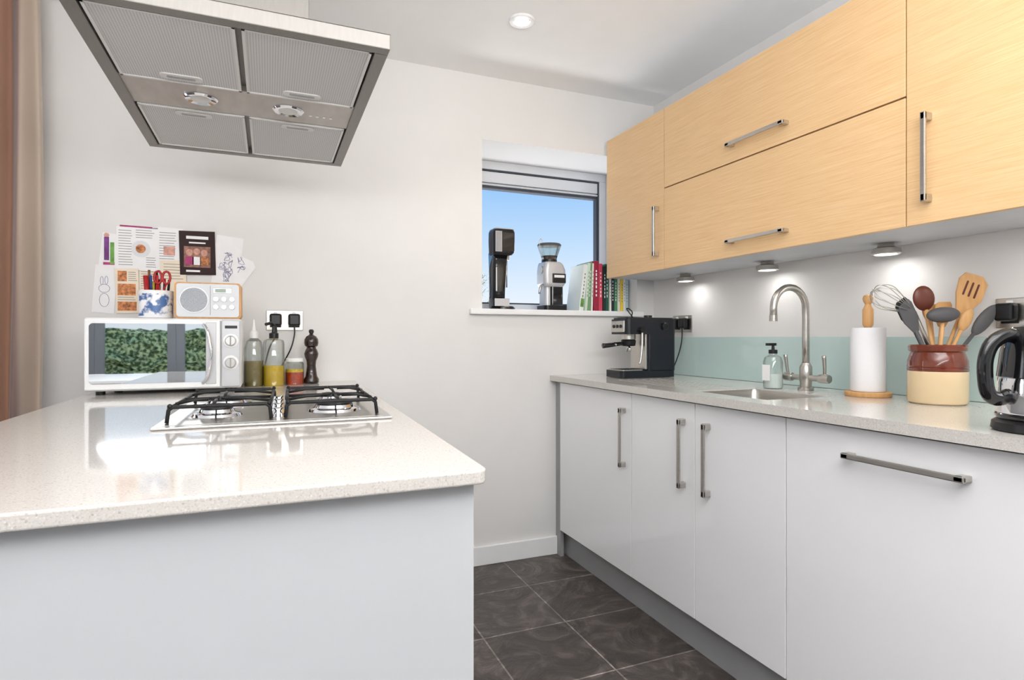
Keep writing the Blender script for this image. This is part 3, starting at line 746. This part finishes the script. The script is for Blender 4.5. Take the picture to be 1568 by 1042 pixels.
b.box(cx-.046,cx+.058,cy-.04,cy+.04,SZ+.4175,SZ+.425,M_silverpl,.003)
b.cyl((cx+.028,cy-.015,SZ+.262),.013,.03,M_steel)
b.tube([(cx+.028,cy-.015,SZ+.265),(cx+.028,cy-.015,SZ+.12)],.004,M_steel)
b.box(cx-.052,cx+.03,cy-.052,cy-.047,SZ+.02,SZ+.06,M_silverpl,.002)
b.done()
b=B('coffee_grinder'); cx,cy=1.40,2.86
b.rbox(cx-.05,cx+.085,cy-.06,cy+.065,SZ,SZ+.03,M_black,.022,'z')
b.rbox(cx-.04,cx+.03,cy-.035,cy+.055,SZ+.03,SZ+.17,M_silverpl,.022,'z')
b.rbox(cx-.012,cx+.06,cy-.052,cy+.0,SZ+.032,SZ+.13,M_blackgl,.012,'z')
rg=[]
for (z,x0,x1) in [(.13,-.045,.062),(.15,-.055,.078),(.22,-.055,.078),(.25,-.05,.064),(.262,-.045,.05)]:
    rg.append([(cx+p[0],cy+p[1],SZ+z) for p in rrect(x0,x1,-.058,.058,.026)])
loft(b,rg,M_silverpl,True,True)
b.box(cx-.01,cx+.07,cy-.062,cy-.055,SZ+.15,SZ+.20,M_black,.003)
b.box(cx+.0,cx+.06,cy-.0635,cy-.06,SZ+.178,SZ+.192,M_paper)
b.lathe([(0,.262),(.042,.262),(.042,.278),(0,.278)],(cx,cy,SZ),M_black,36)
b.lathe([(.040,.278),(.046,.30),(.062,.345),(.063,.352),(.061,.352),(.045,.30),(.039,.279)],(cx,cy,SZ),M_glass,36)
b.lathe([(0,.278),(.038,.278),(.045,.298),(0,.302)],(cx,cy,SZ),P('coffee_beans',srgb(58,34,24),.5,var=.5,vscale=120),30)
b.lathe([(0,.352),(.064,.352),(.065,.358),(.06,.364),(0,.365)],(cx,cy,SZ),M_blk_rub,36)
b.tube([(cx-.052,cy-.03,SZ+.14),(cx-.07,cy-.04,SZ+.13),(cx-.078,cy-.04,SZ+.09)],.006,M_steel,10,smoothn=3)
b.cyl((cx-.048,cy-.02,SZ+.22),.02,.012,M_steel,'-x',24)
b.tube([(cx-.065,cy-.02,SZ+.352),(cx-.07,cy-.02,SZ+.37),(cx-.06,cy-.02,SZ+.386),(cx-.05,cy-.02,SZ+.37),(cx-.052,cy-.02,SZ+.36)],.002,M_steel,8,smoothn=4)
b.done()
b=B('row_of_books')
bk=[(.028,.255,(228,232,226),7),(.016,.262,(206,222,204),5),(.016,.268,(120,164,110),3),(.012,.262,(236,234,228),2),(.032,.275,(158,34,60),0),(.024,.262,(206,70,92),0),(.020,.25,(24,46,40),0),(.022,.262,(34,96,76),0),(.012,.22,(236,232,222),0),(.022,.205,(40,46,58),0),(.02,.20,(70,136,90),0),(.016,.19,(232,228,214),0),(.018,.185,(240,206,70),0),(.014,.195,(235,235,235),0),(.02,.19,(186,206,212),0)]
x=1.535
for i,(w_,h_,cc,ang) in enumerate(bk):
    mm=P('book_cover_%d'%i,srgb(*cc),.5,var=.05); y0_=2.775+random.uniform(-.006,.006)
    M=Matrix.Translation((x,0,SZ))@Matrix.Rotation(math.radians(ang),4,'Y')@Matrix.Translation((-x,0,-SZ)) if ang else None
    dp=.15
    b.box(x,x+w_-.001,y0_,y0_+dp,SZ,SZ+h_,mm,.002,M=M)
    b.box(x+.003,x+w_-.004,y0_+.006,y0_+dp+.001,SZ+.004,SZ+h_+.0008,M_paper,M=M)
    tm=M_paper if sum(cc)<450 else Pt
    for k in range(7):
        za=SZ+h_*(.30+.08*k); b.box(x+w_*.36,x+w_*.60,y0_-.0006,y0_+.001,za,za+h_*random.uniform(.03,.06),tm,M=M)
    if i==0: b.box(x+w_*.15,x+w_*.85,y0_-.0007,y0_+.001,SZ+h_*.1,SZ+h_*.28,Pg,M=M)
    x+=w_+(.005 if ang else 0)
b.done()

# ------------------------------------------------------------ curtain
b=B('curtain')
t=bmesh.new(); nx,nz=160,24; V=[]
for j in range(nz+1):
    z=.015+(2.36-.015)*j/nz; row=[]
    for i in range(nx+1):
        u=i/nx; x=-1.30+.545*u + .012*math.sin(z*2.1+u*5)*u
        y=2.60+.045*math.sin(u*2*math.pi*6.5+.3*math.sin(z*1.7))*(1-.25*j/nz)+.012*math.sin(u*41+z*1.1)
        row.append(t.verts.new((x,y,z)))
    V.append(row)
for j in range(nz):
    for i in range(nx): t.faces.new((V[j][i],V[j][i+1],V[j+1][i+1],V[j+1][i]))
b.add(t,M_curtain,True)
b.tube([(-2.75,2.60,2.37),(-.70,2.60,2.37)],.008,M_steel,10)
b.done()

b=B('dining_table')
b.box(-1.9,-.45,-2.2,-1.2,.72,.75,M_whitepl,.004)
for xx in (-1.84,-.51):
    for yy in (-2.14,-1.26): b.box(xx-.025,xx+.025,yy-.025,yy+.025,0,.72,M_whitepl,.004)
b.done()

# ------------------------------------------------------------ outside
b=B('garden_patio'); b.box(-30,30,-30,YR-.12,-.2,-.05,M_pave); b.box(-30,60,3.14,80,-.2,-.05,M_pave); b.done()
def hedge(name,x0,x1,y0,y1,z1):
    t=bmesh.new(); bmesh.ops.create_cube(t,size=1); bmesh.ops.subdivide_edges(t,edges=list(t.edges),cuts=24,use_grid_fill=True)
    bmesh.ops.scale(t,vec=(x1-x0,y1-y0,z1),verts=t.verts); bmesh.ops.translate(t,vec=((x0+x1)/2,(y0+y1)/2,z1/2+.02),verts=t.verts)
    for v in t.verts:
        v.co+=Vector((random.uniform(-.1,.1),random.uniform(-.1,.1),random.uniform(-.12,.2) if v.co.z>.3 else 0))
    b=B(name); b.add(t,M_hedge,False); b.done()
hedge('garden_hedge',-6,2,-6.6,-5.6,1.05)
M_tree=P('tree_blossom',srgb(206,200,194),.9,vscale=9,col2=srgb(150,166,132))
b=B('distant_tree')
b.tube([(4.05,12,-.05),(4.07,12,1.3),(4.05,12.02,2.3)],[.07,.02],M_woodd,8)
t=bmesh.new()
for i in range(26):
    z0=random.uniform(1.2,2.3); a=random.uniform(0,6.28); L=random.uniform(.25,.5)
    p0=Vector((4.06,12,z0)); p1=p0+Vector((L*math.cos(a)*.8,L*math.sin(a)*.6,L*.9))
    b.tube([p0,(p0+p1)/2+Vector((0,0,.03)),p1],[.012,.004],M_woodd,5)
    for k in range(34):
        c_=p0.lerp(p1,random.uniform(.35,1.1))+Vector([random.gauss(0,.05) for _ in range(3)])
        vs=[t.verts.new(c_+Vector([random.uniform(-.03,.03) for _ in range(3)])) for _ in range(3)]
        t.faces.new(vs)
b.add(t,M_tree,False)
b.done()

# ------------------------------------------------------------ world & lights
w=bpy.data.worlds.new('world'); scene.world=w; w.use_nodes=True; nt=w.node_tree
bg=nt.nodes['Background']; tc=nt.nodes.new('ShaderNodeTexCoord'); sp=nt.nodes.new('ShaderNodeSeparateXYZ'); cr=nt.nodes.new('ShaderNodeValToRGB')
nt.links.new(tc.outputs['Generated'],sp.inputs[0]); nt.links.new(sp.outputs[2],cr.inputs['Fac']); nt.links.new(cr.outputs['Color'],bg.inputs['Color'])
e=cr.color_ramp.elements; e[0].position=0.0; e[0].color=(*srgb(240,246,252),1); e[1].position=1.0; e[1].color=(*srgb(110,168,240),1)
for p,c_ in ((0.07,(226,238,251)),(0.15,(194,222,249)),(0.26,(146,196,247))):
    x_=cr.color_ramp.elements.new(p); x_.color=(*srgb(*c_),1)
bg.inputs['Strength'].default_value=1.05
def area(name,loc,rot,sx,sy,en,col=(1,1,1)):
    l=bpy.data.lights.new(name,'AREA'); l.shape='RECTANGLE'; l.size=sx; l.size_y=sy; l.energy=en; l.color=col
    o=bpy.data.objects.new(name,l); o.location=loc; o.rotation_euler=rot; scene.collection.objects.link(o); return o
area('rear_fill_lamp',(-.4,-1.3,ZC-.02),(0,0,0),3.5,2.2,32,(1,.995,.985))  # added fill lamp behind the camera, brightens the whole room
area('near_fill_lamp',(.75,.4,ZC-.02),(0,0,0),.8,.9,7,(1,.995,.985))  # invented overhead lamp out of view, lifts light deeper into the kitchen
area('ceiling_bounce_fill',(.1,-.7,1.70),(math.radians(180-24),0,0),2.4,1.1,102,(1,1,.995))  # unseen lamp added to imitate flash bounced off the ceiling
area('patio_sky_fill',(-1.8,2.9,1.2),(math.radians(-90),0,0),1.4,1.9,25,(.97,.98,1))  # area lamp added in the unseen patio opening to imitate sky light
area('window_reveal_fill',(1.41,3.27,1.2),(math.radians(180+20),0,0),.8,.24,8,(1,1,1))  # hidden lamp added behind the sill to brighten the window soffit
s=bpy.data.lights.new('sun','SUN'); s.energy=6.0; s.angle=.01; so=bpy.data.objects.new('sun',s); scene.collection.objects.link(so)
so.rotation_euler=Vector((-.35,-.75,1.15)).to_track_quat('Z','Y').to_euler()

cam=bpy.data.cameras.new('cam'); co=bpy.data.objects.new('camera',cam); scene.collection.objects.link(co)
cam.sensor_width=36; cam.lens=900/1568*36; cam.shift_y=-4/1568; cam.clip_start=.02
if ZOOM:
    cam.lens*=ZOOM[2]; cam.shift_x=ZOOM[2]*(ZOOM[0]-784)/1568; cam.shift_y=ZOOM[2]*(517-ZOOM[1])/1568
co.location=(0,0,CAMZ); co.rotation_euler=(math.radians(90),0,-YAW)
scene.camera=co
scene.view_settings.view_transform='Standard'; scene.view_settings.look='None'; scene.view_settings.exposure=0
